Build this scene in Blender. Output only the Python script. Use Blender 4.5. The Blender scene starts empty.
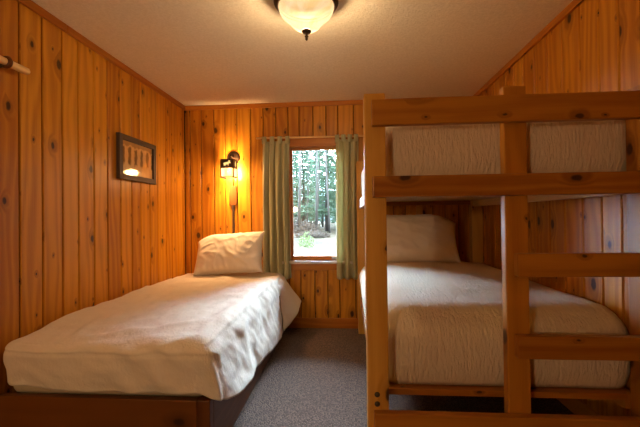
import bpy, bmesh, math, random
from mathutils import Vector, Matrix, noise, Euler
random.seed(7)
SC = bpy.context.scene
COL = SC.collection
PI = math.pi
RW, RH = 2.954, 2.30          # room width and height
YF = -4.45                    # wall behind the camera

# ------------------------------------------------------------------ materials
def new_mat(name):
    m = bpy.data.materials.new(name); m.use_nodes = True
    nt = m.node_tree; nt.nodes.clear()
    out = nt.nodes.new('ShaderNodeOutputMaterial')
    return m, nt, out

class G:
    """small helper for wiring node graphs"""
    def __init__(s, nt): s.nt = nt
    def n(s, t, **kw):
        nd = s.nt.nodes.new(t)
        for k, v in kw.items(): setattr(nd, k, v)
        return nd
    def put(s, sock, v):
        if isinstance(v, bpy.types.NodeSocket): s.nt.links.new(v, sock)
        elif v is not None:
            if isinstance(v, tuple) and len(v) == 3 and sock.type == 'RGBA': v = (*v, 1)
            sock.default_value = v
    def m(s, op, a, b=None, c=None, clamp=False):
        nd = s.n('ShaderNodeMath', operation=op, use_clamp=clamp)
        s.put(nd.inputs[0], a); s.put(nd.inputs[1], b); s.put(nd.inputs[2], c)
        return nd.outputs[0]
    def mix(s, f, a, b, bt='MIX'):
        nd = s.n('ShaderNodeMix', data_type='RGBA', blend_type=bt)
        s.put(nd.inputs[0], f); s.put(nd.inputs[6], a); s.put(nd.inputs[7], b)
        return nd.outputs[2]
    def xyz(s, x, y, z=0.0):
        nd = s.n('ShaderNodeCombineXYZ')
        s.put(nd.inputs[0], x); s.put(nd.inputs[1], y); s.put(nd.inputs[2], z)
        return nd.outputs[0]
    def sep(s, v):
        nd = s.n('ShaderNodeSeparateXYZ'); s.put(nd.inputs[0], v); return nd.outputs
    def noise(s, vec, scale=1.0, detail=2.0, rough=.5, dist=0.0):
        nd = s.n('ShaderNodeTexNoise'); s.put(nd.inputs['Vector'], vec)
        s.put(nd.inputs['Scale'], scale); s.put(nd.inputs['Detail'], detail)
        s.put(nd.inputs['Roughness'], rough); s.put(nd.inputs['Distortion'], dist)
        return nd.outputs['Fac']
    def ramp(s, f, a, b, lo=0.0, hi=1.0):
        nd = s.n('ShaderNodeMapRange', interpolation_type='SMOOTHSTEP')
        s.put(nd.inputs[0], f); s.put(nd.inputs[1], a); s.put(nd.inputs[2], b)
        s.put(nd.inputs[3], lo); s.put(nd.inputs[4], hi)
        return nd.outputs[0]
    def bump(s, h, strength=.3, dist=.01):
        nd = s.n('ShaderNodeBump'); s.put(nd.inputs['Height'], h)
        nd.inputs['Strength'].default_value = strength; nd.inputs['Distance'].default_value = dist
        return nd.outputs[0]
    def bsdf(s, color, rough=.5, normal=None, spec=.5, **kw):
        nd = s.n('ShaderNodeBsdfPrincipled')
        s.put(nd.inputs['Base Color'], color); s.put(nd.inputs['Roughness'], rough)
        s.put(nd.inputs['Specular IOR Level'], spec)
        if normal is not None: s.put(nd.inputs['Normal'], normal)
        for k, v in kw.items(): s.put(nd.inputs[k], v)
        return nd.outputs[0]

def wood(name, light, dark, knot=(.035, .012, .004), rough=.38, knots=.45, tone=.30, rings=26.0, coat=.0):
    m, nt, out = new_mat(name); g = G(nt)
    uv = g.n('ShaderNodeUVMap').outputs[0]
    u, v, _ = g.sep(uv)
    att = g.n('ShaderNodeAttribute', attribute_name='tone').outputs['Fac']
    # knots
    vo = g.n('ShaderNodeTexVoronoi', voronoi_dimensions='2D')
    wob = g.noise(g.xyz(u, v), 30, 1)
    g.put(vo.inputs['Vector'], g.xyz(g.m('ADD', g.m('MULTIPLY', u, 7.6), g.m('MULTIPLY', wob, .09)), g.m('MULTIPLY', v, 4.4)))
    vo.inputs['Scale'].default_value = 1.0
    dist = vo.outputs['Distance']
    cr = g.n('ShaderNodeSeparateColor'); g.put(cr.inputs[0], vo.outputs['Color'])
    on = g.m('LESS_THAN', cr.outputs[0], knots)
    rad = g.m('MULTIPLY_ADD', g.m('POWER', cr.outputs[1], 3.0), .15, .034)
    q = g.m('DIVIDE', dist, rad)
    core = g.m('MULTIPLY', on, g.ramp(q, .55, 1.05, 1, 0))
    halo = g.m('MULTIPLY', on, g.ramp(q, .9, 3.2, 1, 0))
    # grain
    slow = g.noise(g.xyz(g.m('MULTIPLY', u, 5), g.m('MULTIPLY', v, .7)), 1.0, 2)
    ph = g.m('ADD', g.m('ADD', g.m('MULTIPLY', u, rings), g.m('MULTIPLY', slow, 7.0)), g.m('MULTIPLY', halo, 1.6))
    ring = g.m('MULTIPLY_ADD', g.m('SINE', g.m('MULTIPLY', ph, 4.0)), .5, .5)
    fine = g.noise(g.xyz(g.m('MULTIPLY', u, 160), g.m('MULTIPLY', v, 5)), 1.0, 3, .6)
    wide = g.noise(g.xyz(g.m('MULTIPLY', u, 14), g.m('MULTIPLY', v, 1.1)), 1.0, 2)
    f = g.m('ADD', g.m('MULTIPLY', ring, .26), g.m('ADD', g.m('MULTIPLY', fine, .34), g.m('MULTIPLY', wide, .45)))
    f = g.m('ADD', f, g.m('MULTIPLY', g.m('SUBTRACT', att, .5), tone * 2))
    c = g.mix(g.ramp(f, .15, .95), light, dark)
    c = g.mix(g.m('MULTIPLY', halo, .55), c, tuple(x * .62 for x in dark))
    c = g.mix(g.m('MULTIPLY', core, .93), c, knot)
    nrm = g.bump(g.m('ADD', fine, g.m('MULTIPLY', core, .4)), .10, .002)
    b = g.bsdf(c, g.m('MULTIPLY_ADD', fine, .15, rough - .07), nrm, .32)
    nt.links.new(b, out.inputs[0])
    return m

def plain(name, color, rough=.5, metallic=0.0, spec=.5, bump=None):
    m, nt, out = new_mat(name); g = G(nt)
    nrm = None
    co = g.n('ShaderNodeTexCoord').outputs['Object']
    nz = g.noise(co, 40, 3)
    if bump: nrm = g.bump(g.noise(co, bump[0], 3), bump[1], .003)
    c = g.mix(g.m('MULTIPLY', nz, .35), color, tuple(x * .75 for x in color))
    nt.links.new(g.bsdf(c, rough, nrm, spec, Metallic=metallic), out.inputs[0])
    return m

def cloth(name, color, crinkle=(70, 12), strength=.35, rough=.9, sheen=.15, weave=900, second=None, translucent=0.0):
    m, nt, out = new_mat(name); g = G(nt)
    uv = g.n('ShaderNodeUVMap').outputs[0]
    u, v, _ = g.sep(uv)
    a = g.noise(g.xyz(g.m('MULTIPLY', u, crinkle[0]), g.m('MULTIPLY', v, crinkle[1])), 1.0, 3, .55, .4)
    w = g.noise(g.xyz(u, v), weave, 1)
    h = g.m('ADD', a, g.m('MULTIPLY', w, .12))
    nrm = g.bump(h, min(1, strength), .008 if strength < .9 else .014)
    big = g.noise(g.xyz(u, v), 3.0, 2)
    c = g.mix(g.m('MULTIPLY', big, .3), color, tuple(x * .9 for x in color))
    b = g.bsdf(c, rough, nrm, .15, **{'Sheen Weight': sheen})
    if translucent:
        t = g.n('ShaderNodeBsdfTranslucent'); g.put(t.inputs[0], color)
        mx = g.n('ShaderNodeMixShader'); mx.inputs[0].default_value = translucent
        nt.links.new(b, mx.inputs[1]); nt.links.new(t.outputs[0], mx.inputs[2]); b = mx.outputs[0]
    nt.links.new(b, out.inputs[0])
    return m

M = {}
M['wall'] = wood('varnished_knotty_pine', (.66, .285, .019), (.37, .118, .006), knots=.60, tone=.2)
M['trim'] = wood('varnished_trim_pine', (.50, .175, .018), (.33, .095, .007), knots=.15)
M['bunk'] = wood('bunk_lumber', (.46, .185, .018), (.26, .080, .005), knots=.46, rings=18)
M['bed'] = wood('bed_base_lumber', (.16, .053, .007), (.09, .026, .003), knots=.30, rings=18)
M['bunkpost'] = wood('pale_lit_bunk_lumber', (.64, .34, .065), (.47, .21, .028), knots=.42, rings=18)  # pale near post; on far posts and stile it stands in for light
M['brown'] = wood('brown_stained_block', (.26, .10, .025), (.15, .05, .01), knots=0)
M['ply'] = wood('pale_plywood', (.62, .40, .19), (.48, .28, .11), knots=.05)
M['dowel'] = wood('pale_dowel', (.82, .56, .26), (.66, .40, .15), knots=.0)
M['backing'] = plain('dark_board_backing', (.05, .018, .005), .9)
M['bronze'] = plain('dark_bronze', (.075, .045, .028), .42, .75)
M['steel'] = plain('bolt_steel', (.09, .075, .06), .4, .8)
M['frame'] = plain('rough_dark_brown_wood', (.055, .032, .020), .6, 0, .4, (60, .6))
M['spread'] = cloth('cream_cotton_spread', (.78, .69, .575), (60, 38), .38)
M['quilt'] = cloth('cream_crinkle_quilt', (.80, .665, .51), (85, 20), 1.0)
M['pillowcase'] = cloth('white_pillowcase', (.86, .80, .72), (9, 9), .12)
M['ticking'] = cloth('mattress_ticking', (.55, .44, .30), (40, 40), .1)
M['curtain'] = cloth('sage_curtain_cloth', (.57, .55, .33), (220, 30), .15, .9, .1, 900, translucent=.3)
M['latch'] = plain('latch_nickel', (.55, .56, .55), .3, .6)
M['sillsheen'] = wood('sill_sky_sheen', (.80, .74, .66), (.7, .64, .56), knots=0, rough=.2)  # sky reflection on the wooden sill, put into its pale base colour

def carpet():
    m, nt, out = new_mat('berber_carpet'); g = G(nt)
    co = g.n('ShaderNodeTexCoord').outputs['Object']
    x, y, z = g.sep(co)
    vo = g.n('ShaderNodeTexVoronoi', voronoi_dimensions='2D'); g.put(vo.inputs['Vector'], g.xyz(g.m('MULTIPLY', x, 1.0), g.m('MULTIPLY', y, .8)))
    vo.inputs['Scale'].default_value = 120; vo.inputs['Randomness'].default_value = .55
    d = vo.outputs['Distance']
    rgb = g.n('ShaderNodeSeparateColor'); g.put(rgb.inputs[0], vo.outputs['Color'])
    c = g.mix(rgb.outputs[0], (.25, .170, .125), (.10, .072, .064))
    c = g.mix(g.ramp(d, .30, .75), c, (.045, .037, .037))
    c = g.mix(g.m('MULTIPLY', g.noise(co, 2.2, 3), .35), c, (.13, .098, .085))
    nrm = g.bump(g.m('MULTIPLY', d, -1.0), .7, .01)
    nt.links.new(g.bsdf(c, .95, nrm, .1), out.inputs[0]); return m
M['carpet'] = carpet()

def popcorn():
    m, nt, out = new_mat('textured_ceiling_paint'); g = G(nt)
    co = g.n('ShaderNodeTexCoord').outputs['Object']
    h = g.noise(co, 75, 4, .65)
    c = g.mix(g.ramp(h, .3, .7), (.78, .71, .58), (.88, .81, .68))
    nt.links.new(g.bsdf(c, .95, g.bump(h, .55, .008), .1), out.inputs[0]); return m
M['ceiling'] = popcorn()

def pane_glass():
    m, nt, out = new_mat('window_glass'); g = G(nt)
    t = g.n('ShaderNodeBsdfTransparent'); t.inputs[0].default_value = (.97, .985, .98, 1)
    gl = g.n('ShaderNodeBsdfGlossy'); gl.inputs['Roughness'].default_value = .02
    fr = g.n('ShaderNodeFresnel'); fr.inputs[0].default_value = 1.45
    mx = g.n('ShaderNodeMixShader')
    nt.links.new(fr.outputs[0], mx.inputs[0]); nt.links.new(t.outputs[0], mx.inputs[1]); nt.links.new(gl.outputs[0], mx.inputs[2])
    nt.links.new(mx.outputs[0], out.inputs[0]); return m
M['glass'] = pane_glass()

def glow(name, color, strength, through, veins=0.0):
    """lit lamp glass: gives off its own light and lets part of the bulb's through"""
    m, nt, out = new_mat(name); g = G(nt)
    co = g.n('ShaderNodeTexCoord').outputs['Object']
    e = g.n('ShaderNodeEmission'); e.inputs[1].default_value = strength
    cl = g.mix(g.m('MULTIPLY', g.ramp(g.noise(co, 7, 3, .5, 1.5), .35, .7), veins), color, tuple(x * y for x, y in zip(color, (.92, .72, .45))))
    g.put(e.inputs[0], cl)
    t = g.n('ShaderNodeBsdfTransparent')
    gl = g.bsdf((.35, .28, .18), .25)
    a = g.n('ShaderNodeMixShader'); a.inputs[0].default_value = .35
    nt.links.new(e.outputs[0], a.inputs[1]); nt.links.new(gl, a.inputs[2])
    mx = g.n('ShaderNodeMixShader'); mx.inputs[0].default_value = through
    nt.links.new(a.outputs[0], mx.inputs[1]); nt.links.new(t.outputs[0], mx.inputs[2])
    nt.links.new(mx.outputs[0], out.inputs[0]); return m
M['bowl'] = glow('lit_alabaster_glass', (1.0, .80, .46), 1.35, .30, .9)
M['mica'] = glow('lit_mica_panel', (1.0, .66, .22), 2.2, .45, .5)
M['bulb'] = glow('lit_bulb', (1.0, .85, .55), 12.0, .85)

def print_mat():
    """old sepia photograph: a row of dark hanging shapes under a beam"""
    m, nt, out = new_mat('sepia_print'); g = G(nt)
    uv = g.n('ShaderNodeUVMap').outputs[0]; u, v, _ = g.sep(uv)      # 0..1 across and up
    n1 = g.noise(g.xyz(g.m('MULTIPLY', u, 9), g.m('MULTIPLY', v, 4)), 1.0, 3)
    fr = g.m('FRACT', g.m('ADD', g.m('MULTIPLY', u, 5.2), g.m('MULTIPLY', n1, .5)))
    strip = g.ramp(g.m('ABSOLUTE', g.m('SUBTRACT', fr, .5)), .12, .32, 1, 0)
    yy = g.m('ADD', v, g.m('MULTIPLY', n1, .25))
    strip = g.m('MULTIPLY', strip, g.m('MULTIPLY', g.ramp(yy, .38, .5), g.ramp(yy, .98, .9)))
    top = g.ramp(g.m('ADD', v, g.m('MULTIPLY', n1, .2)), .93, .99)
    base = g.mix(n1, (.74, .48, .22), (.46, .27, .11))
    c = g.mix(g.m('MULTIPLY', strip, .8), base, (.07, .035, .015))
    c = g.mix(g.m('MULTIPLY', top, .6), c, (.12, .06, .025))
    nt.links.new(g.bsdf(c, .07, None, .7), out.inputs[0]); return m
M['print'] = print_mat()

def leafy(name, a, b, tr=.35):
    m, nt, out = new_mat(name); g = G(nt)
    co = g.n('ShaderNodeTexCoord').outputs['Object']
    c = g.mix(g.noise(co, 1.2, 3), a, b)
    d = g.bsdf(c, .7, None, .2)
    t = g.n('ShaderNodeBsdfTranslucent'); g.put(t.inputs[0], c)
    mx = g.n('ShaderNodeMixShader'); mx.inputs[0].default_value = tr
    nt.links.new(d, mx.inputs[1]); nt.links.new(t.outputs[0], mx.inputs[2]); nt.links.new(mx.outputs[0], out.inputs[0]); return m
M['needles'] = leafy('pine_needles', (.09, .16, .105), (.19, .28, .19))
M['sapling'] = leafy('sapling_leaves', (.12, .18, .07), (.18, .24, .10))
M['bark'] = plain('grey_bark', (.10, .085, .075), .9)
M['palebark'] = plain('pale_bark', (.22, .21, .20), .9)
M['brush'] = leafy('brushwood', (.09, .07, .055), (.15, .125, .10), .2)
def grassy():
    m, nt, out = new_mat('dry_grass'); g = G(nt)
    co = g.n('ShaderNodeTexCoord').outputs['Object']
    c = g.mix(g.ramp(g.noise(co, .25, 4), .4, .6), (.115, .09, .06), (.045, .042, .022))
    c = g.mix(g.m('MULTIPLY', g.noise(co, 6, 3), .5), c, (.07, .056, .04))
    nt.links.new(g.bsdf(c, .95, None, .05), out.inputs[0]); return m
M['grass'] = grassy()

# ------------------------------------------------------------------ mesh helpers
class MB:
    """collects faces with metric UVs and a per-board tone, then links ONE object"""
    def __init__(s):
        s.bm = bmesh.new(); s.uv = s.bm.loops.layers.uv.new('UVMap'); s.tn = s.bm.faces.layers.float.new('tone')
    def _map(s, faces, axis):
        ou, ov, t = random.uniform(0, 50), random.uniform(0, 50), random.random()
        for f in faces:
            n = f.normal; f[s.tn] = t
            oth = [k for k in range(3) if k != axis]
            k = min(oth, key=lambda q: abs(n[q]))
            if abs(n[axis]) > .7: a_u, a_v = oth
            else: a_u, a_v = k, axis
            for l in f.loops: l[s.uv].uv = (l.vert.co[a_u] + ou, l.vert.co[a_v] + ov)
    def board(s, lo, hi, axis=2, bev=.006, seg=2, rot=None, at=None):
        b = bmesh.new(); bmesh.ops.create_cube(b, size=1)
        lo, hi = Vector(lo), Vector(hi); d = hi - lo
        for v in b.verts: v.co = Vector([lo[k] + (v.co[k] + .5) * d[k] for k in range(3)])
        if bev: bmesh.ops.bevel(b, geom=list(b.edges), offset=min(bev, .45 * min(d)), segments=seg, profile=.6, affect='EDGES')
        b.normal_update(); s.merge(b, axis, rot, at); return s
    def merge(s, b, axis=2, rot=None, at=None, smooth=False):
        mp = {}
        for v in b.verts: mp[v] = s.bm.verts.new(v.co)
        fs = []
        for f in b.faces:
            try: nf = s.bm.faces.new([mp[v] for v in f.verts])
            except ValueError: continue
            nf.smooth = smooth; fs.append(nf)
        for f in fs: f.normal_update()
        s._map(fs, axis)
        if rot is not None:
            mt = Matrix.Translation(at) @ rot.to_4x4() @ Matrix.Translation(-Vector(at))
            for v in mp.values(): v.co = mt @ v.co
        b.free()
    def lathe(s, c, prof, seg=32, axis='z', smooth=True, cap=False):
        b = bmesh.new(); c = Vector(c); rings = []
        for r, h in prof:
            ring = []
            for k in range(seg):
                a = 2 * PI * k / seg; x, y = r * math.cos(a), r * math.sin(a)
                p = {'z': (x, y, h), 'y': (x, h, y), 'x': (h, x, y)}[axis]
                ring.append(b.verts.new(c + Vector(p)))
            rings.append(ring)
        for i in range(len(rings) - 1):
            for k in range(seg):
                b.faces.new([rings[i][k], rings[i][(k + 1) % seg], rings[i + 1][(k + 1) % seg], rings[i + 1][k]])
        if cap:
            b.faces.new(rings[0]); b.faces.new(list(reversed(rings[-1])))
        bmesh.ops.recalc_face_normals(b, faces=b.faces); b.normal_update()
        s.merge(b, {'z': 2, 'y': 1, 'x': 0}[axis], smooth=smooth); return s
    def tube(s, pts, r, seg=10, axis=2):
        b = bmesh.new(); rings = []; pts = [Vector(p) for p in pts]
        for i, p in enumerate(pts):
            d = (pts[min(i + 1, len(pts) - 1)] - pts[max(i - 1, 0)]).normalized()
            u = d.orthogonal().normalized() if i == 0 else (rings[-1][1] - d * rings[-1][1].dot(d)).normalized()
            w = d.cross(u); rr = r[i] if isinstance(r, (list, tuple)) else r
            rings.append(([b.verts.new(p + (u * math.cos(2 * PI * k / seg) + w * math.sin(2 * PI * k / seg)) * rr) for k in range(seg)], u))
        for i in range(len(rings) - 1):
            A, B = rings[i][0], rings[i + 1][0]
            for k in range(seg): b.faces.new([A[k], A[(k + 1) % seg], B[(k + 1) % seg], B[k]])
        b.faces.new(rings[0][0]); b.faces.new(list(reversed(rings[-1][0])))
        bmesh.ops.recalc_face_normals(b, faces=b.faces); b.normal_update()
        s.merge(b, axis, smooth=True); return s
    def poly(s, pts, thick):
        """flat outline (list of Vectors) given a thickness vector"""
        b = bmesh.new(); t = Vector(thick)
        A = [b.verts.new(Vector(p)) for p in pts]; B = [b.verts.new(Vector(p) + t) for p in pts]
        b.faces.new(A); b.faces.new(list(reversed(B)))
        for k in range(len(A)): b.faces.new([A[k], B[k], B[(k + 1) % len(A)], A[(k + 1) % len(A)]])
        bmesh.ops.recalc_face_normals(b, faces=b.faces); b.normal_update(); s.merge(b); return s
    def build(s, name, mat, parent=None, origin=None):
        me = bpy.data.meshes.new(name); o = bpy.data.objects.new(name, me)
        if origin is None and parent is not None: origin = parent.matrix_world.translation if False else parent.location
        if origin is None:
            xs = [v.co for v in s.bm.verts]
            origin = Vector([(min(c[k] for c in xs) + max(c[k] for c in xs)) / 2 for k in range(3)])
            origin[2] = min(c[2] for c in xs)
        wo = Vector(WORLD.get(parent.name, parent.location)) if parent is not None else Vector((0, 0, 0))
        origin = wo if parent is not None else Vector(origin)
        bmesh.ops.translate(s.bm, verts=s.bm.verts, vec=-origin)
        s.bm.to_mesh(me); s.bm.free(); me.materials.append(M[mat]); COL.objects.link(o)
        WORLD[o.name] = tuple(origin)
        if parent is not None: o.parent = parent
        else: o.location = origin
        return o
WORLD = {}
def thing(name, label, cat, loc, group=None):
    o = bpy.data.objects.new(name, None); o.empty_display_size = .05; COL.objects.link(o)
    o.location = loc; WORLD[o.name] = tuple(loc); return tag(o, label, cat, group)
def tag(o, label, cat, group=None):
    o['label'] = label; o['category'] = cat
    if group: o['group'] = group
    return o
def struct(o): o['kind'] = 'structure'; return o
def box(lo, hi, axis=2, bev=.006, seg=2): return MB().board(lo, hi, axis, bev, seg)

# ------------------------------------------------------------------ the room
def planks(mb, edges, mk, gap=.0035):
    for a, b in zip(edges[:-1], edges[1:]): mk(mb, a + gap, b - gap)
def cuts(a, b, w, jit=.018):
    out = [a]
    while out[-1] + w * 1.5 < b: out.append(out[-1] + w + random.uniform(-jit, jit))
    out.append(b); return out
T = .018
# left wall: seams read from the photograph, boards continue towards the viewer
le = [0.0, -.055, -.162, -.287, -.405, -.549, -.682, -.819, -.944, -1.084, -1.233, -1.371, -1.512, -1.641, -1.784, -1.926, -2.075]
le = le + cuts(2.075, -YF, .14)[1:] if False else le + [-q for q in cuts(2.075, -YF, .14)[1:]]
le = sorted(le)
mb = MB(); planks(mb, le, lambda m, a, b: m.board((-T, a, 0), (0, b, RH), 2, .005, 1))
w_left = struct(mb.build('wall_left', 'wall'))
struct(box((-.12, YF - .12, -.02), (-T - .002, .12, RH + .02), 2, 0).build('wall_left_backing', 'backing'))
# right wall
re_ = [0.0, -.10, -.22, -.335, -.46, -.59, -.71, -.85, -.99, -1.147, -1.303, -1.46, -1.622, -1.768, -1.90, -2.03]
re_ = sorted(re_ + [-q for q in cuts(2.03, -YF, .14)[1:]])
mb = MB(); planks(mb, re_, lambda m, a, b: m.board((RW, a, 0), (RW + T, b, RH), 2, .005, 1))
struct(mb.build('wall_right', 'wall'))
struct(box((RW + T + .002, YF - .12, -.02), (RW + .12, .12, RH + .02), 2, 0).build('wall_right_backing', 'backing'))
# back wall with the window opening
WX0, WX1, WZ0, WZ1 = 1.085, 1.685, .66, 1.86
be = [0.0, .058, .176, .312, .432, .559, .703, .836, .965, 1.092, 1.208, 1.351, 1.484, 1.605, 1.766, 1.89, 2.02, 2.15, 2.27, 2.41, 2.54, 2.66, 2.79, 2.90, RW]
def back_board(m, a, b):
    if b <= WX0 or a >= WX1: m.board((a, 0, 0), (b, T, RH), 2, .005, 1); return
    m.board((a, 0, 0), (b, T, WZ0), 2, .005, 1); m.board((a, 0, WZ1), (b, T, RH), 2, .005, 1)
    if a < WX0: m.board((a, 0, WZ0), (WX0, T, WZ1), 2, .0, 1)
    if b > WX1: m.board((WX1, 0, WZ0), (b, T, WZ1), 2, .0, 1)
mb = MB(); planks(mb, be, back_board)
struct(mb.build('wall_back', 'wall'))
mb = MB()
mb.board((-.12, T + .002, -.6), (WX0, .14, RH + .02), 2, 0); mb.board((WX1, T + .002, -.6), (RW + .12, .14, RH + .02), 2, 0)
mb.board((WX0, T + .002, -.6), (WX1, .14, WZ0), 2, 0); mb.board((WX0, T + .002, WZ1), (WX1, .14, RH + .02), 2, 0)
struct(mb.build('wall_back_backing', 'backing'))
fe = cuts(0, RW, .135)
DX0, DX1, DZ = .14, .98, 2.03  # unseen doorway, added to let fill light onto the bunk front
def front_board(m, a, b):
    if b <= DX0 or a >= DX1: m.board((a, YF - T, 0), (b, YF, RH), 2, .005, 1); return
    m.board((a, YF - T, DZ), (b, YF, RH), 2, .005, 1)
    if a < DX0: m.board((a, YF - T, 0), (DX0, YF, DZ), 2, 0, 1)
    if b > DX1: m.board((DX1, YF - T, 0), (b, YF, DZ), 2, 0, 1)
mb = MB(); planks(mb, fe, front_board); struct(mb.build('wall_front', 'wall'))
mb = MB(); mb.board((-.12, YF - .12, -.02), (DX0, YF - T - .002, RH + .02), 2, 0); mb.board((DX1, YF - .12, -.02), (RW + .12, YF - T - .002, RH + .02), 2, 0)
mb.board((DX0, YF - .12, DZ), (DX1, YF - T - .002, RH + .02), 2, 0); struct(mb.build('wall_front_backing', 'backing'))
mb = MB(); mb.board((DX0 - .07, YF, 0), (DX0, YF + .016, DZ + .07), 2, .004); mb.board((DX1, YF, 0), (DX1 + .07, YF + .016, DZ + .07), 2, .004); mb.board((DX0, YF, DZ), (DX1, YF + .016, DZ + .07), 0, .004)
struct(mb.build('added_door_1', 'trim'))
# unseen hall added beyond the doorway, to light the bunk from behind the viewer
HY = YF - 1.75
struct(box((-.12, HY - .1, -.06), (RW + .12, YF - .122, 0), 1, 0).build('floor_hall', 'carpet', origin=(0, 0, 0)))
struct(box((-.12, HY - .1, RH), (RW + .12, YF - .142, RH + .08), 1, 0).build('ceiling_hall', 'ceiling', origin=(0, 0, 0)))
struct(box((-.12, HY - .1, 0), (RW + .12, HY, RH), 2, 0).build('wall_hall_front', 'ceiling'))
struct(box((-.12, HY, 0), (0, YF - .122, RH), 2, 0).build('wall_hall_left', 'ceiling'))
struct(box((RW, HY, 0), (RW + .12, YF - .122, RH), 2, 0).build('wall_hall_right', 'ceiling'))
struct(box((-.12, YF - .12, -.06), (RW + .12, .02, 0), 1, 0).build('floor', 'carpet', origin=(0, 0, 0)))
struct(box((-.14, YF - .14, RH), (RW + .14, .16, RH + .08), 1, 0).build('ceiling', 'ceiling', origin=(0, 0, 0)))
# crown trim and baseboards
struct(box((0, -.018, RH - .046), (RW, 0, RH), 0, .004).build('trim_1', 'trim'))
struct(MB().board((0, -1.62, RH - .046), (.018, -.018, RH), 1, .004).board((0, YF, RH - .046), (.018, -1.624, RH), 1, .004).build('trim_2', 'trim'))
struct(box((RW - .018, YF, RH - .046), (RW, -.018, RH), 1, .004).build('trim_3', 'trim'))
struct(box((0, -.016, 0), (RW, 0, .10), 0, .004).build('baseboard_back', 'trim'))
struct(box((0, YF, 0), (.014, -.016, .10), 1, .004).build('baseboard_left', 'trim'))
struct(box((RW - .014, YF, 0), (RW, -.016, .10), 1, .004).build('baseboard_right', 'trim'))

# ------------------------------------------------------------------ window
win = bpy.data.objects.new('window_1', None); COL.objects.link(win); win.location = (1.385, 0, .6); WORLD['window_1'] = (1.385, 0, .6); struct(win)
mb = MB()
mb.board((1.02, -.016, .60), (1.11, .0, 1.93), 2, .004); mb.board((1.66, -.016, .60), (1.75, .0, 1.93), 2, .004)      # casing
mb.board((1.02, -.020, 1.842), (1.75, .0, 1.935), 0, .004)
mb.board((1.085, 0, .655), (1.112, .13, 1.86), 2, .002); mb.board((1.66, 0, .655), (1.685, .13, 1.86), 2, .002)       # jambs
mb.board((1.085, 0, 1.835), (1.685, .13, 1.86), 0, .002)
mb.build('window_frame', 'trim', win)
mb = MB()
mb.board((1.112, .03, .682), (1.130, .07, 1.835), 2, .003); mb.board((1.642, .03, .682), (1.66, .07, 1.835), 2, .003)
mb.board((1.130, .03, 1.815), (1.642, .07, 1.835), 0, .003); mb.board((1.130, .02, .682), (1.642, .07, .728), 0, .003)
mb.build('sash', 'trim', win)
box((1.128, .048, .726), (1.644, .053, 1.817), 2, 0).build('window_pane', 'glass', win)
box((1.0, -.045, .652), (1.77, .12, .680), 0, .004).build('window_sill', 'sillsheen', win)
box((1.03, -.018, .585), (1.74, 0, .651), 0, .004).build('window_apron', 'trim', win)
MB().board((1.525, .004, .692), (1.60, .02, .716), 0, .004).build('window_latch', 'latch', win)

# curtain rod
rod = thing('curtain_rod', 'slim pale wooden curtain rod above the window', 'curtain rod', (1.315, -.05, 1.925))
MB().tube([(.775, -.05, 1.932), (1.86, -.05, 1.926)], .0095, 12, 0).build('pole', 'dowel', rod)
for x in (.83, 1.80): MB().board((x - .008, -.055, 1.915), (x + .008, .0, 1.94), 0, .002).build('bracket', 'trim', rod)

def curtain(name, x0, x1, label, folds, seed):
    """hanging cloth with soft folds, tabs looped over the rod"""
    rnd = random.Random(seed); b = MB(); nu, nv = 90, 40
    t = thing(name, label, 'curtain', ((x0 + x1) / 2, -.05, .505), 'sage curtains at the window')
    bm = bmesh.new(); uvl = bm.loops.layers.uv.new('UVMap'); grid = []
    ph = rnd.uniform(0, 6); z1, z0 = 1.895, .505
    for j in range(nv + 1):
        v = j / nv; z = z1 + (z0 - z1) * v; row = []
        for i in range(nu + 1):
            u = i / nu
            amp = .012 + .016 * min(1, v * 2.2)
            s = u * folds * 2 * PI + ph + .5 * math.sin(3 * u + 2 * v) + .25 * v
            y = -.052 + amp * math.sin(s) + .005 * math.sin(2.3 * s + 4 * v)
            x = x0 - (.022 * v * v * (1 - u) if seed == 3 else 0) + (x1 - x0) * u + .006 * math.sin(s * 1.0 + 1.2) + .008 * (u - .5) * math.sin(PI * v) * -1 + .005 * math.sin(5 * v + seed)
            row.append(bm.verts.new((x, y, z + (.004 * math.sin(s) if j == nv else 0))))
        grid.append(row)
    for j in range(nv):
        for i in range(nu):
            f = bm.faces.new([grid[j][i], grid[j + 1][i], grid[j + 1][i + 1], grid[j][i + 1]]); f.smooth = True
            for l, (a, c) in zip(f.loops, ((i, j), (i, j + 1), (i + 1, j + 1), (i + 1, j))): l[uvl].uv = (a / nu * (x1 - x0) * 1.6, -c / nv * (z1 - z0))
    me = bpy.data.meshes.new('panel'); o = bpy.data.objects.new('panel', me)
    bmesh.ops.translate(bm, verts=bm.verts, vec=-t.location)
    bm.to_mesh(me); bm.free(); me.materials.append(M['curtain']); COL.objects.link(o); o.parent = t
    so = o.modifiers.new('t', 'SOLIDIFY'); so.thickness = .0025
    n = 4
    for k in range(n):
        xc = x0 + .022 + (x1 - x0 - .044) * k / (n - 1); w = .021
        tb = MB(); b2 = bmesh.new(); prof = []
        for q in range(13):
            a = PI * q / 12; prof.append((-.05 - .0135 * math.cos(a), 1.930 + .0135 * math.sin(a)))
        prof = [(-.0635, 1.87)] + prof + [(-.0365, 1.87)]
        L = [(b2.verts.new((xc - w, y, z)), b2.verts.new((xc + w, y, z))) for y, z in prof]
        for q in range(len(L) - 1): b2.faces.new([L[q][0], L[q][1], L[q + 1][1], L[q + 1][0]])
        bmesh.ops.recalc_face_normals(b2, faces=b2.faces); tb.merge(b2, 2, smooth=True)
        tbo = tb.build('hanging_tab', 'curtain', t); s2 = tbo.modifiers.new('t', 'SOLIDIFY'); s2.thickness = .003; s2.offset = 1
    return t
curtain('curtain', .835, 1.118, 'sage green tab-top curtain left of the window, beside the lamp', 4.3, 3)
curtain('curtain', 1.575, 1.808, 'sage green tab-top curtain right of the window, beside the bunk', 3.2, 8)

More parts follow.
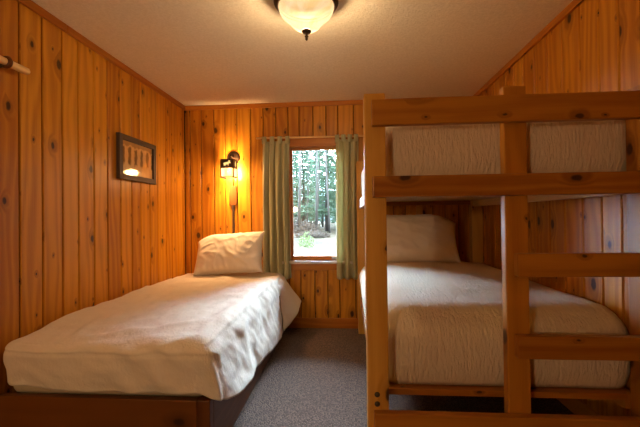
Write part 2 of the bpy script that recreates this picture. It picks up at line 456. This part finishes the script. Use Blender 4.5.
# ------------------------------------------------------------------ wall sconce
SX = .515
sc = thing('wall_sconce', 'lit bronze lantern sconce with an animal cut-out, between bed and window', 'lamp', (SX, 0, 1.5))
MB().lathe((SX + .005, 0, 1.745), [(0, -.022), (.05, -.020), (.066, -.012), (.070, 0)], 32, 'y').build('wall_plate', 'bronze', sc)
MB().tube([(SX + .005, -.018, 1.745), (SX + .005, -.06, 1.765), (SX + .005, -.115, 1.755), (SX + .005, -.13, 1.71)], .008, 10, 1).build('arm', 'bronze', sc)
bx0, bx1, by0, by1, bz0, bz1 = SX - .058, SX + .066, -.205, -.075, 1.522, 1.702
mb = MB()
for x in (bx0, bx1):
    for y in (by0, by1): mb.board((x - .005, y - .005, bz0), (x + .005, y + .005, bz1), 2, .001, 1)
for z in (bz0, bz1 - .008):
    mb.board((bx0, by0 - .005, z), (bx1, by0 + .005, z + .010), 0, .001, 1); mb.board((bx0, by1 - .005, z), (bx1, by1 + .005, z + .010), 0, .001, 1)
    mb.board((bx0 - .005, by0, z), (bx0 + .005, by1, z + .010), 1, .001, 1); mb.board((bx1 - .005, by0, z), (bx1 + .005, by1, z + .010), 1, .001, 1)
mb.board((bx0, (by0 + by1) / 2 - .006, bz1 - .006), (bx1, (by0 + by1) / 2 + .006, bz1 + .002), 0, .001, 1)
mb.board((bx0, by0, bz1 - .004), (bx1, by0 + .085, bz1), 0, .001, 1)  # partial roof plate added to cut the bright patch on the ceiling
mb.build('lantern_frame', 'bronze', sc)
zm = bz0 + .092
mb = MB()
mb.board((bx0, by0 - .002, zm), (bx1, by0 + .001, bz1), 0, 0); mb.board((bx1 - .001, by0, zm), (bx1 + .002, by1, bz1), 1, 0)
mb.board((bx0 - .002, by0, zm), (bx0 + .001, by1, bz1), 1, 0)
mb.build('metal_skirt', 'bronze', sc)
MB().board((bx0, by0, bz0 + .008), (bx1, by0 + .002, zm), 0, 0).build('glass_panel', 'mica', sc)
MB().board((bx1 - .002, by0, bz0 + .008), (bx1, by1, zm), 1, 0).build('glass_panel', 'mica', sc)
MB().board((bx0, by0, bz0 + .008), (bx0 + .002, by1, zm), 1, 0).build('glass_panel', 'mica', sc)
# walking antlered animal, about 6 cm long
an = [(-.034, .020), (-.030, .030), (-.020, .033), (-.008, .034), (.006, .040), (.014, .036), (.018, .040), (.014, .050), (.020, .054), (.024, .046),
      (.027, .054), (.033, .050), (.029, .041), (.034, .036), (.038, .027), (.034, .023), (.026, .026), (.018, .022), (.016, .012), (.017, .0),
      (.012, .0), (.010, .013), (-.012, .013), (-.016, .008), (-.014, .0), (-.019, .0), (-.022, .010), (-.027, .0), (-.032, .0), (-.028, .013)]
MB().poly([Vector((SX + .004 + a, by0 - .0045, zm + .022 + c)) for a, c in an], (0, .002, 0)).build('animal_cutout', 'mica', sc)
tr = [(0, .065), (.016, .040), (.009, .042), (.021, .020), (.006, .022), (.006, .005), (-.006, .005), (-.006, .022), (-.021, .020), (-.009, .042), (-.016, .040)]
MB().poly([Vector((bx1 + .0045, -.14 + a, zm + .012 + c)) for a, c in tr], (-.002, 0, 0)).build('tree_cutout', 'mica', sc)
MB().lathe((SX + .005, -.14, 1.59), [(0, -.035), (.016, -.030), (.024, -.01), (.021, .012), (.012, .03), (.012, .055), (0, .056)], 16).build('bulb', 'bulb', sc)
MB().tube([(SX + .005, -.14, 1.64), (SX + .005, -.13, 1.72)], .012, 10).build('bulb_socket', 'bronze', sc)
cc = thing('cord_cover', 'dark wooden cord channel running down the wall below the sconce', 'cord cover', (.518, 0, .60))
MB().board((.478, -.020, 1.255), (.556, 0, 1.455), 2, .004).build('switch_block', 'brown', cc)
MB().board((.506, -.022, .60), (.528, 0, 1.255), 2, .002).build('channel', 'frame', cc)
MB().tube([(.518, -.012, 1.455), (.520, -.012, 1.60), (.520, -.012, 1.69)], .006, 8).build('cord', 'trim', cc)

# ------------------------------------------------------------------ ceiling light
CL = (1.481, -1.78)
cl = thing('ceiling_light', 'lit flush ceiling light with alabaster glass bowl and bronze rim', 'lamp', (CL[0], CL[1], 2.06))
MB().lathe((*CL, 0), [(0, 2.299), (.130, 2.299), (.150, 2.292), (.158, 2.278), (.170, 2.270), (.172, 2.258), (.166, 2.248), (.160, 2.246), (.158, 2.236), (.148, 2.232), (.143, 2.240)], 48).build('rim', 'bronze', cl)
MB().lathe((*CL, 0), [(.145, 2.248), (.147, 2.232), (.143, 2.214), (.131, 2.194), (.112, 2.177), (.094, 2.162), (.083, 2.148), (.070, 2.132), (.048, 2.117), (.024, 2.109), (.0, 2.107)], 48).build('glass_bowl', 'bowl', cl)
MB().lathe((*CL, 0), [(0, 2.118), (.022, 2.114), (.026, 2.106), (.020, 2.098), (.007, 2.094), (.006, 2.086), (.011, 2.080), (.006, 2.072), (.008, 2.066), (.003, 2.058), (0, 2.056)], 20).build('finial', 'bronze', cl)

# ------------------------------------------------------------------ picture and rod on the left wall
pf = thing('picture_frame', 'dark rough framed sepia print hanging on the left plank wall', 'picture', (0, -.884, 1.42))
y0, y1, z0, z1, fw = -1.142, -.628, 1.424, 1.764, .042
MB().board((.002, y0, z0), (.03, y0 + fw, z1), 2, .004).build('frame_side', 'frame', pf); MB().board((.002, y1 - fw, z0), (.03, y1, z1), 2, .004).build('frame_side', 'frame', pf)
MB().board((.002, y0 + fw, z1 - fw), (.03, y1 - fw, z1), 1, .004).build('frame_top', 'frame', pf); MB().board((.002, y0 + fw, z0), (.03, y1 - fw, z0 + fw), 1, .004).build('frame_bottom', 'frame', pf)
pm = MB().board((.003, y0 + fw - .002, z0 + fw - .002), (.016, y1 - fw + .002, z1 - fw + .002), 1, 0)
for f in pm.bm.faces:
    for l in f.loops: l[pm.uv].uv = ((l.vert.co.y - y0 - fw) / (y1 - y0 - 2 * fw), (l.vert.co.z - z0 - fw) / (z1 - z0 - 2 * fw))
pm.build('print', 'print', pf)
hr = thing('hanging_rod', 'pale wooden rod end in a dark bracket, upper left wall', 'rod', (.05, -2.1, 1.88))
MB().lathe((.052, 0, 1.889), [(0, -1.928), (.012, -1.930), (.018, -1.938), (.018, -2.9), (0, -2.9)], 16, 'y').build('pole', 'dowel', hr)
MB().lathe((.052, -2.05, 1.889), [(0, .012), (.026, .010), (.032, .0), (.026, -.010), (0, -.012)], 20, 'y').build('ring', 'bed', hr)
MB().board((.0, -2.075, 1.865), (.05, -2.045, 1.90), 0, .003).build('bracket', 'frame', hr)

# ------------------------------------------------------------------ cloth shells
def shell(lo, hi, R, n, disp=None, keep_bottom=False, hem=None, cut=None):
    """rounded box skin without a bottom; disp moves points, cut removes faces"""
    lo, hi = Vector(lo), Vector(hi); nx, ny, nz = n
    bm = bmesh.new(); uvl = bm.loops.layers.uv.new('UVMap'); vs = {}
    def P(i, j, k):
        key = (i, j, k)
        if key not in vs: vs[key] = bm.verts.new((lo[0] + (hi[0] - lo[0]) * i / nx, lo[1] + (hi[1] - lo[1]) * j / ny, lo[2] + (hi[2] - lo[2]) * k / nz))
        return vs[key]
    def face(ks, uvf):
        f = bm.faces.new([P(*k) for k in ks]); f.smooth = True
        for l in f.loops: l[uvl].uv = uvf(l.vert.co)
    for i in range(nx):
        for j in range(ny): face([(i, j, nz), (i + 1, j, nz), (i + 1, j + 1, nz), (i, j + 1, nz)], lambda c: (c.x, c.y))
    for k in range(nz):
        for i in range(nx):
            face([(i, 0, k), (i + 1, 0, k), (i + 1, 0, k + 1), (i, 0, k + 1)], lambda c: (c.x, c.z + lo[1] - hi[2]))
            face([(i + 1, ny, k), (i, ny, k), (i, ny, k + 1), (i + 1, ny, k + 1)], lambda c: (c.x, c.z + 7))
        for j in range(ny):
            face([(0, j + 1, k), (0, j, k), (0, j, k + 1), (0, j + 1, k + 1)], lambda c: (c.y + 9, c.z))
            face([(nx, j, k), (nx, j + 1, k), (nx, j + 1, k + 1), (nx, j, k + 1)], lambda c: (c.y + 17, c.z))
    if cut:
        bmesh.ops.delete(bm, geom=[f for f in bm.faces if cut(f.calc_center_median(), f.normal)], context='FACES')
    R = Vector(R) if not isinstance(R, (int, float)) else Vector((R, R, R))
    for v in bm.verts:
        p = v.co.copy(); q = Vector((min(max(p[0], lo[0] + R[0]), hi[0] - R[0]), min(max(p[1], lo[1] + R[1]), hi[1] - R[1]), min(p[2], hi[2] - R[2])))
        d = Vector(((p[0] - q[0]) / R[0], (p[1] - q[1]) / R[1], (p[2] - q[2]) / R[2])); nn = d.copy()
        mx = max(abs(d[0]), abs(d[1]), abs(d[2]))
        if d.length > 1e-6:
            d = d.normalized() * mx if mx < 1 else d.normalized(); nn = d.normalized()
        p2 = q + Vector((d[0] * R[0], d[1] * R[1], d[2] * R[2]))
        v.co = disp(p2, nn, p) if disp else p2
    bm.normal_update(); return bm
def link_bm(bm, name, mat, parent=None, thick=.006, sub=0, origin=None):
    if parent is None:
        cs = [v.co for v in bm.verts]; origin = Vector([(min(c[k] for c in cs) + max(c[k] for c in cs)) / 2 for k in range(3)]); origin[2] = min(c[2] for c in cs)
    else: origin = Vector(WORLD[parent.name])
    bmesh.ops.translate(bm, verts=bm.verts, vec=-origin)
    me = bpy.data.meshes.new(name); o = bpy.data.objects.new(name, me); bm.to_mesh(me); bm.free(); me.materials.append(M[mat]); COL.objects.link(o)
    WORLD[o.name] = tuple(origin)
    if parent is None: o.location = origin
    else: o.parent = parent
    if sub: s = o.modifiers.new('s', 'SUBSURF'); s.levels = s.render_levels = sub
    if thick: s = o.modifiers.new('t', 'SOLIDIFY'); s.thickness = thick; s.offset = -1
    return o
def nz(x, y, z=0.0): return noise.noise(Vector((x, y, z)))
def lerp_tab(t, x):
    for (a, fa), (b, fb) in zip(t[:-1], t[1:]):
        if a <= x <= b: return fa + (fb - fa) * (x - a) / (b - a)
    return t[0][1] if x < t[0][0] else t[-1][1]
def sstep(a, b, x):
    t = max(0, min(1, (x - a) / (b - a))); return t * t * (3 - 2 * t)

# ------------------------------------------------------------------ single bed on the left
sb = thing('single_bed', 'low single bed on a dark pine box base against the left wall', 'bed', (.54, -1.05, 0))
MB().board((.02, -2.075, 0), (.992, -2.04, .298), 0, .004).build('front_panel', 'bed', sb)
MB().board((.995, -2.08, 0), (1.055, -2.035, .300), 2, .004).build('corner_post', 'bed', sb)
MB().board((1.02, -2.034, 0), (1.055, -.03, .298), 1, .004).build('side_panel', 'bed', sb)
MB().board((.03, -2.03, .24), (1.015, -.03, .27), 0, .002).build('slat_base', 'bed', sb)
mm = MB(); b_ = bmesh.new(); bmesh.ops.create_cube(b_, size=1)
for v in b_.verts: v.co = Vector((.52 + v.co.x * .98, -1.04 + v.co.y * 1.98, .39 + v.co.z * .235))
bmesh.ops.bevel(b_, geom=list(b_.edges), offset=.05, segments=4, profile=.5, affect='EDGES'); b_.normal_update(); mm.merge(b_, 1, smooth=True)
mm.build('mattress', 'ticking', sb)
HEM = [(-2.2, .335), (-2.10, .320), (-1.99, .262), (-1.90, .235), (-1.74, .20), (-1.22, .15), (-.44, .085), (-.40, .11), (-.27, .25), (-.15, .30), (0, .30)]
ZT, ZB = .585, .33
def left_disp(p, n, raw):
    x, y, z = p
    top = max(0.0, n.z)
    t = max(0, min(1, (ZT - raw.z) / (ZT - ZB))) if raw.z < ZT else 0
    side = sstep(.35, .9, n.x); front = sstep(.35, .9, -n.y)
    # hang: the right side falls lower than the front
    hem = .328 + .022 * sstep(.34, .10, x)
    if n.x > .05: hem = hem + (lerp_tab(HEM, y) - hem) * sstep(.05, .75, n.x)
    if raw.z < ZT - 1e-4: z = ZT + (z - ZT) * (ZT - hem) / (ZT - ZB)
    fl = t ** 1.4
    flare = .048 * fl * (1 + .25 * math.sin(y * 7 + 1.0)) + .004 * t * math.sin(y * 19)
    flare += .12 * fl * sstep(-.46, -.26, y)
    x += side * flare + side * .010 * nz(y * 5, z * 7, 3)
    # front: cloth tucked in under the near edge, slack diagonal folds towards the right corner
    y += front * (.022 * t ** 2) - front * .008 * math.sin(PI * min(1, t * 1.1)) * 1.0
    y += front * .006 * math.exp(-((t - .30) / .035) ** 2)
    fold = math.sin((x * 1.1 + z * 1.5) * 26 + 2 * nz(x * 4, z * 5, 1)) * sstep(.45, .75, x) * sstep(1.06, .9, x)
    y -= front * .011 * fold * sstep(0, .3, t) * (1 - .4 * t)
    crn = sstep(.3, .6, n.x) * sstep(.3, .6, -n.y)
    x += crn * .02 * t; y -= crn * .02 * t
    y -= front * (.012 * nz(x * 6, z * 9, 9) + .007 * nz(x * 14 + 3 * z, z * 18, 4))
    x += side * (.007 * nz(y * 9 + z * 6, z * 11, 6) + .004 * nz(y * 20 + z * 14, z * 16, 2))
    # sagging, rumpled top
    z += top * (.016 * nz(x * 2.2, y * 1.7, 5) + .007 * nz(x * 6 + 2 * nz(x * 3, y * 3, 2), y * 5, 7) + .004 * nz(x * 16, y * 13, 1) + .0025 * nz(x * 30, y * 24, 1))
    rid = abs(nz(x * 3.1 + 4, y * 2.6, 11)); z += top * .010 * max(0, .18 - rid) / .18
    dx, dy = x - .63, y + .56
    z += top * (.022 * math.exp(-((dx + dy * .5) ** 2) / .004 - dy * dy / .006) + .010 * math.exp(-((dx * .6 - dy) ** 2) / .0015 - dx * dx / .03))
    if y > -.52: z -= top * .010 * sstep(-.545, -.53, y)
    z -= top * .025 * sstep(-1.6, -2.05, y) - top * .02 * sstep(-1.1, -.4, y) * 0
    return Vector((max(x, .008), min(y, -.012), z))
bm = shell((.026, -2.095, ZB), (1.062, -.045, ZT), (.09, .11, .075), (66, 130, 32), left_disp,
           cut=lambda c, n: c.x > 1.06 and -.445 < c.y < -.43 and c.z < .50)
spread = link_bm(bm, 'bedspread', 'spread', None, .005)
tag(spread, 'rumpled cream cotton bedspread draped over the left single bed', 'bedspread')
# stitched seam line along the near top edge
def pillow_bm(w, h, t, seed, slump=0):
    bm = bmesh.new(); uvl = bm.loops.layers.uv.new('UVMap'); nu, nv = 56, 40; G_ = {}
    for s in (1, -1):
        for i in range(nu + 1):
            for j in range(nv + 1):
                edge = i in (0, nu) or j in (0, nv)
                if edge and s == -1: G_[(s, i, j)] = G_[(1, i, j)]; continue
                a, b = 2 * i / nu - 1, 2 * j / nv - 1
                e = (1 - abs(a) ** 2.6) * (1 - abs(b) ** 2.6)
                th = t / 2 * max(0, e) ** .48
                px = w / 2 * a * (1 - .055 * (1 - abs(a)) - .06 * (1 - b * b) * abs(a)); py = h / 2 * b * (1 - .10 * (1 - a * a) * abs(b))
                sl = max(0, (-a if slump > 0 else a) - .35) / .65; py -= abs(slump) * sl * sl * (b + 1) / 2
                wr = .010 * nz(a * 2.5 + seed, b * 2.5, s) + .006 * nz(a * 6 + seed, b * 5 + a * 3, s + 3)
                rg = abs(nz(a * 2.2 + b * 1.4 + seed * 2, b * 1.5 - a, s * 5)); wr += .007 * max(0, .15 - rg) / .15
                # gathers running in from the seams
                wr += .004 * math.sin(a * 38 + seed) * max(0, abs(b) - .72) / .28 + .004 * math.sin(b * 30 + seed) * max(0, abs(a) - .75) / .25
                th += wr * min(1, e * 4)
                G_[(s, i, j)] = bm.verts.new((px, py, s * th))
    for s in (1, -1):
        for i in range(nu):
            for j in range(nv):
                q = [G_[(s, i, j)], G_[(s, i + 1, j)], G_[(s, i + 1, j + 1)], G_[(s, i, j + 1)]]
                f = bm.faces.new(q if s > 0 else q[::-1]); f.smooth = True
                for l in f.loops: l[uvl].uv = (l.vert.co.x, l.vert.co.y)
    return bm
def place(bm, loc, rx, ry, rz, post=None):
    mt = Matrix.Translation(loc) @ Euler((rx, ry, rz), 'XYZ').to_matrix().to_4x4()
    for v in bm.verts:
        v.co = mt @ v.co
        if post: v.co = post(v.co)
    bm.normal_update(); return bm
pb = place(pillow_bm(.66, .44, .27, 2, .075), (.555, -.255, .785), math.radians(58), math.radians(-3), math.radians(2))
tag(link_bm(pb, 'pillow', 'pillowcase', None, 0), 'plump white pillow propped against the wall on the single bed', 'pillow')

# ------------------------------------------------------------------ bunk bed
bk = thing('bunk_bed', 'tall varnished pine bunk bed with ladder end, along the right wall', 'bed', (2.355, -1.1, 0))
YN = -2.12
L0, L1, R0, R1 = 1.760, 1.850, 2.880, 2.952
for (a, b) in ((L0, L1), (R0, R1)):
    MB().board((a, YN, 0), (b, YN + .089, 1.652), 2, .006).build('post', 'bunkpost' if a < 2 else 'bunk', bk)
    if a < 2: a, b = a + .022, b + .015
    else: a = a - .025
    MB().board((a, -.19, 0), (b, -.101, 1.655), 2, .006).build('post', 'bunkpost', bk)  # paler colour stands in for light lacking at the far end
MB().board((2.338, YN, .25), (2.430, YN + .045, 1.662), 2, .006).build('ladder_post', 'bunk', bk)
YR = YN - .040
def rail(x0, za, zb, name): MB().board((x0, YR, za), (R1, YN - .001, zb), 0, .006).build(name, 'bunk', bk)
rail(1.789, 1.504, 1.613, 'top_rail'); rail(1.789, 1.203, 1.292, 'end_rail')
rail(2.368, .871, .966, 'rung'); rail(2.364, .540, .633, 'rung'); rail(1.784, .20, .306, 'bottom_rail')
for z in (.367, .327): MB().lathe((1.800, YN, z), [(0, -.006), (.006, -.006), (.011, -.002), (.012, 0)], 14, 'y').build('bolt', 'steel', bk)
# far end
MB().board((L1, -.145, 1.225), (R0, -.11, 1.261), 0, .004).build('back_rail', 'bunk', bk)
MB().board((L1, -.145, .33), (R0, -.11, .42), 0, .004).build('back_rail', 'bunk', bk)
MB().board((L1, -.145, 1.56), (R0, -.11, 1.64), 0, .004).build('back_rail', 'bunk', bk)
MB().board((2.345, -.17, .42), (2.405, -.146, 1.225), 2, .004).build('back_stile', 'bunkpost', bk)  # stile lightened in colour where little light reaches
# side rails and sleeping platforms
for z0_, z1_ in ((1.20, 1.284), (.275, .355)):
    MB().board((1.802, YN + .09, z0_), (1.840, -.191, z1_), 1, .004).build('side_rail', 'bunk', bk)
MB().board((2.862, YN + .09, 1.206), (2.90, -.191, 1.261), 1, .004).build('side_rail', 'ply', bk)
MB().board((2.862, YN + .09, .285), (2.90, -.191, .355), 1, .004).build('side_rail', 'bunk', bk)
MB().board((1.841, YN + .075, 1.262), (2.861, -.195, 1.285), 0, .002).build('platform', 'ply', bk)
MB().board((1.841, YN + .075, .332), (2.861, -.195, .358), 0, .002).build('platform', 'bunk', bk)

def bunk_disp(seed, zb, zt, amp, left_out):
    def d(p, n, raw):
        x, y, z = p; top = max(0, n.z); t = max(0, min(1, (zt - raw.z) / (zt - zb)))
        front = sstep(.3, .9, -n.y); left = sstep(.3, .9, -n.x); right = sstep(.3, .9, n.x)
        y -= front * (.018 * math.sin(PI * min(1, t)) + .006 * nz(x * 7, z * 9, seed) - .03 * max(0, t - .8) * 3)
        x -= left * (left_out * math.sin(PI * min(1, .1 + t * .9)) + .006 * nz(y * 4, z * 6, seed + 1))
        x -= right * .006 * abs(nz(y * 4, z * 6, seed + 2))
        z += top * amp * (nz(x * 2, y * 1.6, seed) + .4 * nz(x * 6, y * 5, seed + 3) + .16 * nz(x * 18, y * 14, seed))
        z += top * (.032 if zb < 1 else .012) * max(0, 1 - ((x - 2.30) / .5) ** 2) * sstep(YN + .1, YN + .6, y)
        # stitched edge line
        if .25 < t < .95: pass
        return Vector((x, y, z))
    return d
for zb, zt, lab, sd, rr in ((.360, .700, 'cream crinkled quilt tucked over the lower bunk mattress', 21, .135), (1.287, 1.574, 'cream crinkled quilt tucked over the upper bunk mattress', 33, .06)):
    lower = zb < 1
    mt_ = MB(); b_ = bmesh.new(); bmesh.ops.create_cube(b_, size=1)
    for v in b_.verts: v.co = Vector((2.36 + v.co.x * .96, -1.09 + v.co.y * 1.75, (zb + zt - .10) / 2 + v.co.z * (zt - .10 - zb)))
    bmesh.ops.bevel(b_, geom=list(b_.edges), offset=.05, segments=3, profile=.5, affect='EDGES'); b_.normal_update(); mt_.merge(b_, 1, smooth=True)
    mt_.build('mattress', 'ticking', bk)
    bm = shell((1.812 if lower else 1.832, YN + .100, zb), (2.950, -.20, zt), (.11 if lower else .10, .16 if lower else .10, rr), (60, 110, 14), bunk_disp(sd, zb, zt, .012, .018 if lower else .012))
    q = link_bm(bm, 'quilt', 'quilt', None, .006); tag(q, lab, 'quilt')
pb = place(pillow_bm(.80, .50, .26, 9, -.10), (2.265, -.37, .92), math.radians(62), 0, math.radians(-2))
tag(link_bm(pb, 'pillow', 'pillowcase', None, 0), 'white pillow leaning at the far end of the lower bunk', 'pillow')

# ------------------------------------------------------------------ outside the window
GZ = -.55
def ground():
    bm = bmesh.new(); n = 40
    V = [[bm.verts.new((-40 + 80 * i / n, .15 + 90 * j / n, GZ + .12 * nz(i * .6, j * .6) * min(1, j / 3) + .012 * j)) for i in range(n + 1)] for j in range(n + 1)]
    for j in range(n):
        for i in range(n): bm.faces.new([V[j][i], V[j][i + 1], V[j + 1][i + 1], V[j + 1][i]]).smooth = True
    return bm
gr = link_bm(ground(), 'ground', 'grass', None, 0); struct(gr)
def gz(x, y): return GZ + .012 * (y - .15) / 2.25 - .12
def conifer(name, loc, h, rad, trunk_r, label, seed, bare=.04, group=None, dens=1.0):
    rnd = random.Random(seed); t = thing(name, label, 'tree', loc, group); L = Vector(loc)
    MB().tube([L, L + Vector((.05, 0, h * .35)), L + Vector((.0, .05, h * .7)), L + Vector((0, 0, h))], [trunk_r, trunk_r * .75, trunk_r * .45, .02], 9).build('trunk', 'bark', t)
    bm = bmesh.new(); bm.loops.layers.uv.new('UVMap')
    nl = int(h * 2.0 * dens)
    for k in range(nl):
        f = bare + (1 - bare) * (k + rnd.random()) / nl; z = h * f; rr = rad * (1 - f) ** .7 * rnd.uniform(.65, 1.1)
        for q in range(rnd.randint(4, 6)):
            a = rnd.uniform(0, 2 * PI); dr = Vector((math.cos(a), math.sin(a), 0)); side = Vector((-dr.y, dr.x, 0)); droop = rnd.uniform(-.12, .22)
            ln = rr * rnd.uniform(.6, 1.0)
            for c in range(max(5, int(ln * 9))):
                s = rnd.uniform(.12, 1); base = L + Vector((0, 0, z)) + dr * ln * s + Vector((0, 0, -droop * ln * s * s)) + side * rnd.gauss(0, .16 * ln * (1.2 - s))
                sz = rnd.uniform(.20, .44); d2 = (dr * rnd.uniform(.3, 1) + side * rnd.uniform(-1, 1) + Vector((0, 0, rnd.uniform(-.5, .35)))).normalized(); w2 = d2.cross(Vector((rnd.uniform(-1, 1), rnd.uniform(-1, 1), rnd.uniform(-1, 1)))).normalized()
                bm.faces.new([bm.verts.new(base - w2 * sz * .28), bm.verts.new(base + w2 * sz * .28), bm.verts.new(base + d2 * sz * 1.5)])
    link_bm(bm, 'foliage', 'needles', t, 0); return t
def sight(px, y, z=None):
    """where the line of sight through picture column px meets depth y"""
    return 1.678 + (y + 3.681) * ((px - 320) / 362.7 - .0722)
def P3(px, y): x = sight(px, y); return (x, y, gz(x, y))
conifer('pine_tree', P3(327, 34), 17, 3.6, .26, 'large pine right of centre beyond the window glass', 5, .10, dens=1.5)
woods = [(303, 40, 15, 2.6), (316, 46, 17, 2.8), (296, 44, 14, 2.4), (338, 42, 15, 2.6), (311, 56, 18, 3.0), (345, 52, 17, 3.0), (287, 50, 16, 3.0), (352, 38, 13, 2.4), (280, 38, 14, 2.6),
         (368, 44, 15, 2.8), (384, 40, 15, 2.8), (404, 46, 16, 3.0), (264, 46, 16, 3.0), (246, 42, 15, 2.8), (292, 66, 20, 3.6), (305, 72, 20, 3.6), (321, 68, 20, 3.6), (334, 74, 20, 3.6), (349, 66, 20, 3.4), (374, 68, 20, 3.6), (276, 70, 20, 3.6)]
for k, (px, y, h, r_) in enumerate(woods):
    conifer('conifer', P3(px, y), h, r_, .15, 'conifer in the sunlit woods beyond the window', 40 + k, .06, 'conifers in the woods', 1.5)
trunk0 = None; rnd = random.Random(12)
for k in range(26):
    px, y = rnd.uniform(282, 350), rnd.uniform(30, 62); p = P3(px, y)
    if any(abs(p[0] - P3(a, b)[0]) + abs(p[1] - b) < 1.6 for a, b, _, _ in woods + [(327, 34, 0, 0)]): continue
    if trunk0 is None:
        trunk0 = MB().tube([p, (p[0] + .1, p[1], p[2] + 5), (p[0], p[1], p[2] + 12)], [.10, .08, .04], 8).build('tree_trunk', 'palebark')
        o = trunk0
    else:
        o = trunk0.copy(); COL.objects.link(o)
    o.location = p; o.rotation_euler = (rnd.uniform(-.03, .03), rnd.uniform(-.04, .04), rnd.uniform(0, 6)); s = rnd.uniform(.7, 1.5); o.scale = (s, s, 1)
    tag(o, 'slender pale bare trunk in the woods beyond the window', 'tree', 'bare trunks in the woods')
def bush(name, loc, r, h, label, mat, n, seed, size=.1):
    rnd = random.Random(seed); bm = bmesh.new(); bm.loops.layers.uv.new('UVMap'); L = Vector(loc)
    for k in range(n):
        a, e, q = rnd.uniform(0, 2 * PI), rnd.uniform(0, 1), rnd.random() ** .5
        b = L + Vector((math.cos(a) * r * q, math.sin(a) * r * q, h * e * (1 - .5 * q)))
        d = Vector((rnd.uniform(-1, 1), rnd.uniform(-1, 1), rnd.uniform(-.2, 1))).normalized(); w = d.orthogonal().normalized()
        bm.faces.new([bm.verts.new(b - w * size * .3), bm.verts.new(b + w * size * .3), bm.verts.new(b + d * size * 1.6)])
    o = link_bm(bm, name, mat, None, 0); tag(o, label, 'bush'); return o
bush('sapling', P3(306, 15), .42, 1.1, 'small light green sapling on the lawn outside the window', 'sapling', 260, 3, .10)
bush('brush_pile', P3(312, 24), 1.3, .65, 'low grey-brown brush pile at the lawn edge outside', 'brush', 900, 4, .16)
bush('undergrowth', P3(297, 31), 2.2, 1.6, 'brown bare undergrowth at the left edge of the woods', 'brush', 900, 6, .22)

# ------------------------------------------------------------------ light
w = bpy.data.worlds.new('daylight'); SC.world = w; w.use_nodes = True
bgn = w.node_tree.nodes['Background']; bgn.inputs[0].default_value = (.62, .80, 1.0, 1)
g_ = G(w.node_tree); dirv = g_.n('ShaderNodeTexCoord').outputs['Generated']; zz = g_.sep(dirv)[2]     # hazy horizon, brighter high sky, one out-of-view bright patch added to light the room
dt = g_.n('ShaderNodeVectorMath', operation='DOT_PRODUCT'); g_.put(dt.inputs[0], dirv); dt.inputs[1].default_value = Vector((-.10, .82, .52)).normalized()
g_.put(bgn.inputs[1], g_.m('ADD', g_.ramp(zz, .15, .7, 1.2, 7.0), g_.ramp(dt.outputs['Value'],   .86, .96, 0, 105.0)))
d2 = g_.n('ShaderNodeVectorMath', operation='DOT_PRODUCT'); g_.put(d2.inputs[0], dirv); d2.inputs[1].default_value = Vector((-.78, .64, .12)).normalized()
g_.put(bgn.inputs[1], g_.m('ADD', bgn.inputs[1].links[0].from_socket, g_.ramp(d2.outputs['Value'], .84, .97, 0, 80.0)))  # second out-of-view bright patch, added to light the right wall
def light(kind, name, loc, energy, color, size=.03, rot=None):
    d = bpy.data.lights.new(name, kind); d.energy = energy; d.color = color
    o = bpy.data.objects.new(name, d); COL.objects.link(o); o.location = loc
    if kind == 'POINT': d.shadow_soft_size = size
    if rot: o.rotation_euler = rot
    return o
sun = light('SUN', 'sunlight', (0, 10, 20), 5, (1, .92, .80), rot=(math.radians(12), math.radians(58), 0)); sun.data.angle = .01
light('POINT', 'hall_fill', (.42, YF - .65, 1.32), 50.0, (1.0, .66, .34), .06)  # added lamp out of view, fill for the front of the bunk
light('POINT', 'sconce_bulb', (SX + .005, -.152, 1.600), 62.0, (1.0, .56, .23), .05)
light('POINT', 'ceiling_bulb', (CL[0], CL[1], 2.145), 42.0, (1.0, .69, .36), .05)
pt = light('AREA', 'window_portal', (1.385, .10, 1.27), 1, (1, 1, 1), rot=(math.radians(90), 0, 0))
pt.data.shape = 'RECTANGLE'; pt.data.size = .56; pt.data.size_y = 1.14; pt.data.cycles.is_portal = True

# ------------------------------------------------------------------ camera
cam = bpy.data.cameras.new('camera'); co = bpy.data.objects.new('camera', cam); COL.objects.link(co)
cam.sensor_width = 36; cam.lens = 362.735 / 640 * 36; cam.clip_start = .02; cam.clip_end = 300
r = Vector((.99732786, .07206976, -.01196202)); u = Vector((.01259505, -.00833556, .99988594)); f = Vector((-.07196183, .99736476, .00922101))
co.matrix_world = Matrix(((r.x, u.x, -f.x, 1.678), (r.y, u.y, -f.y, -3.681), (r.z, u.z, -f.z, 1.125), (0, 0, 0, 1)))
SC.camera = co
vs = SC.view_settings; vs.view_transform = 'Standard'; vs.look = 'None'; vs.gamma = 1; vs.use_curve_mapping = False; vs.exposure = .28
cy = SC.cycles; cy.use_denoising = True; cy.max_bounces = 10; cy.diffuse_bounces = 6; cy.transparent_max_bounces = 12; cy.caustics_reflective = False; cy.caustics_refractive = False; cy.sample_clamp_indirect = 4
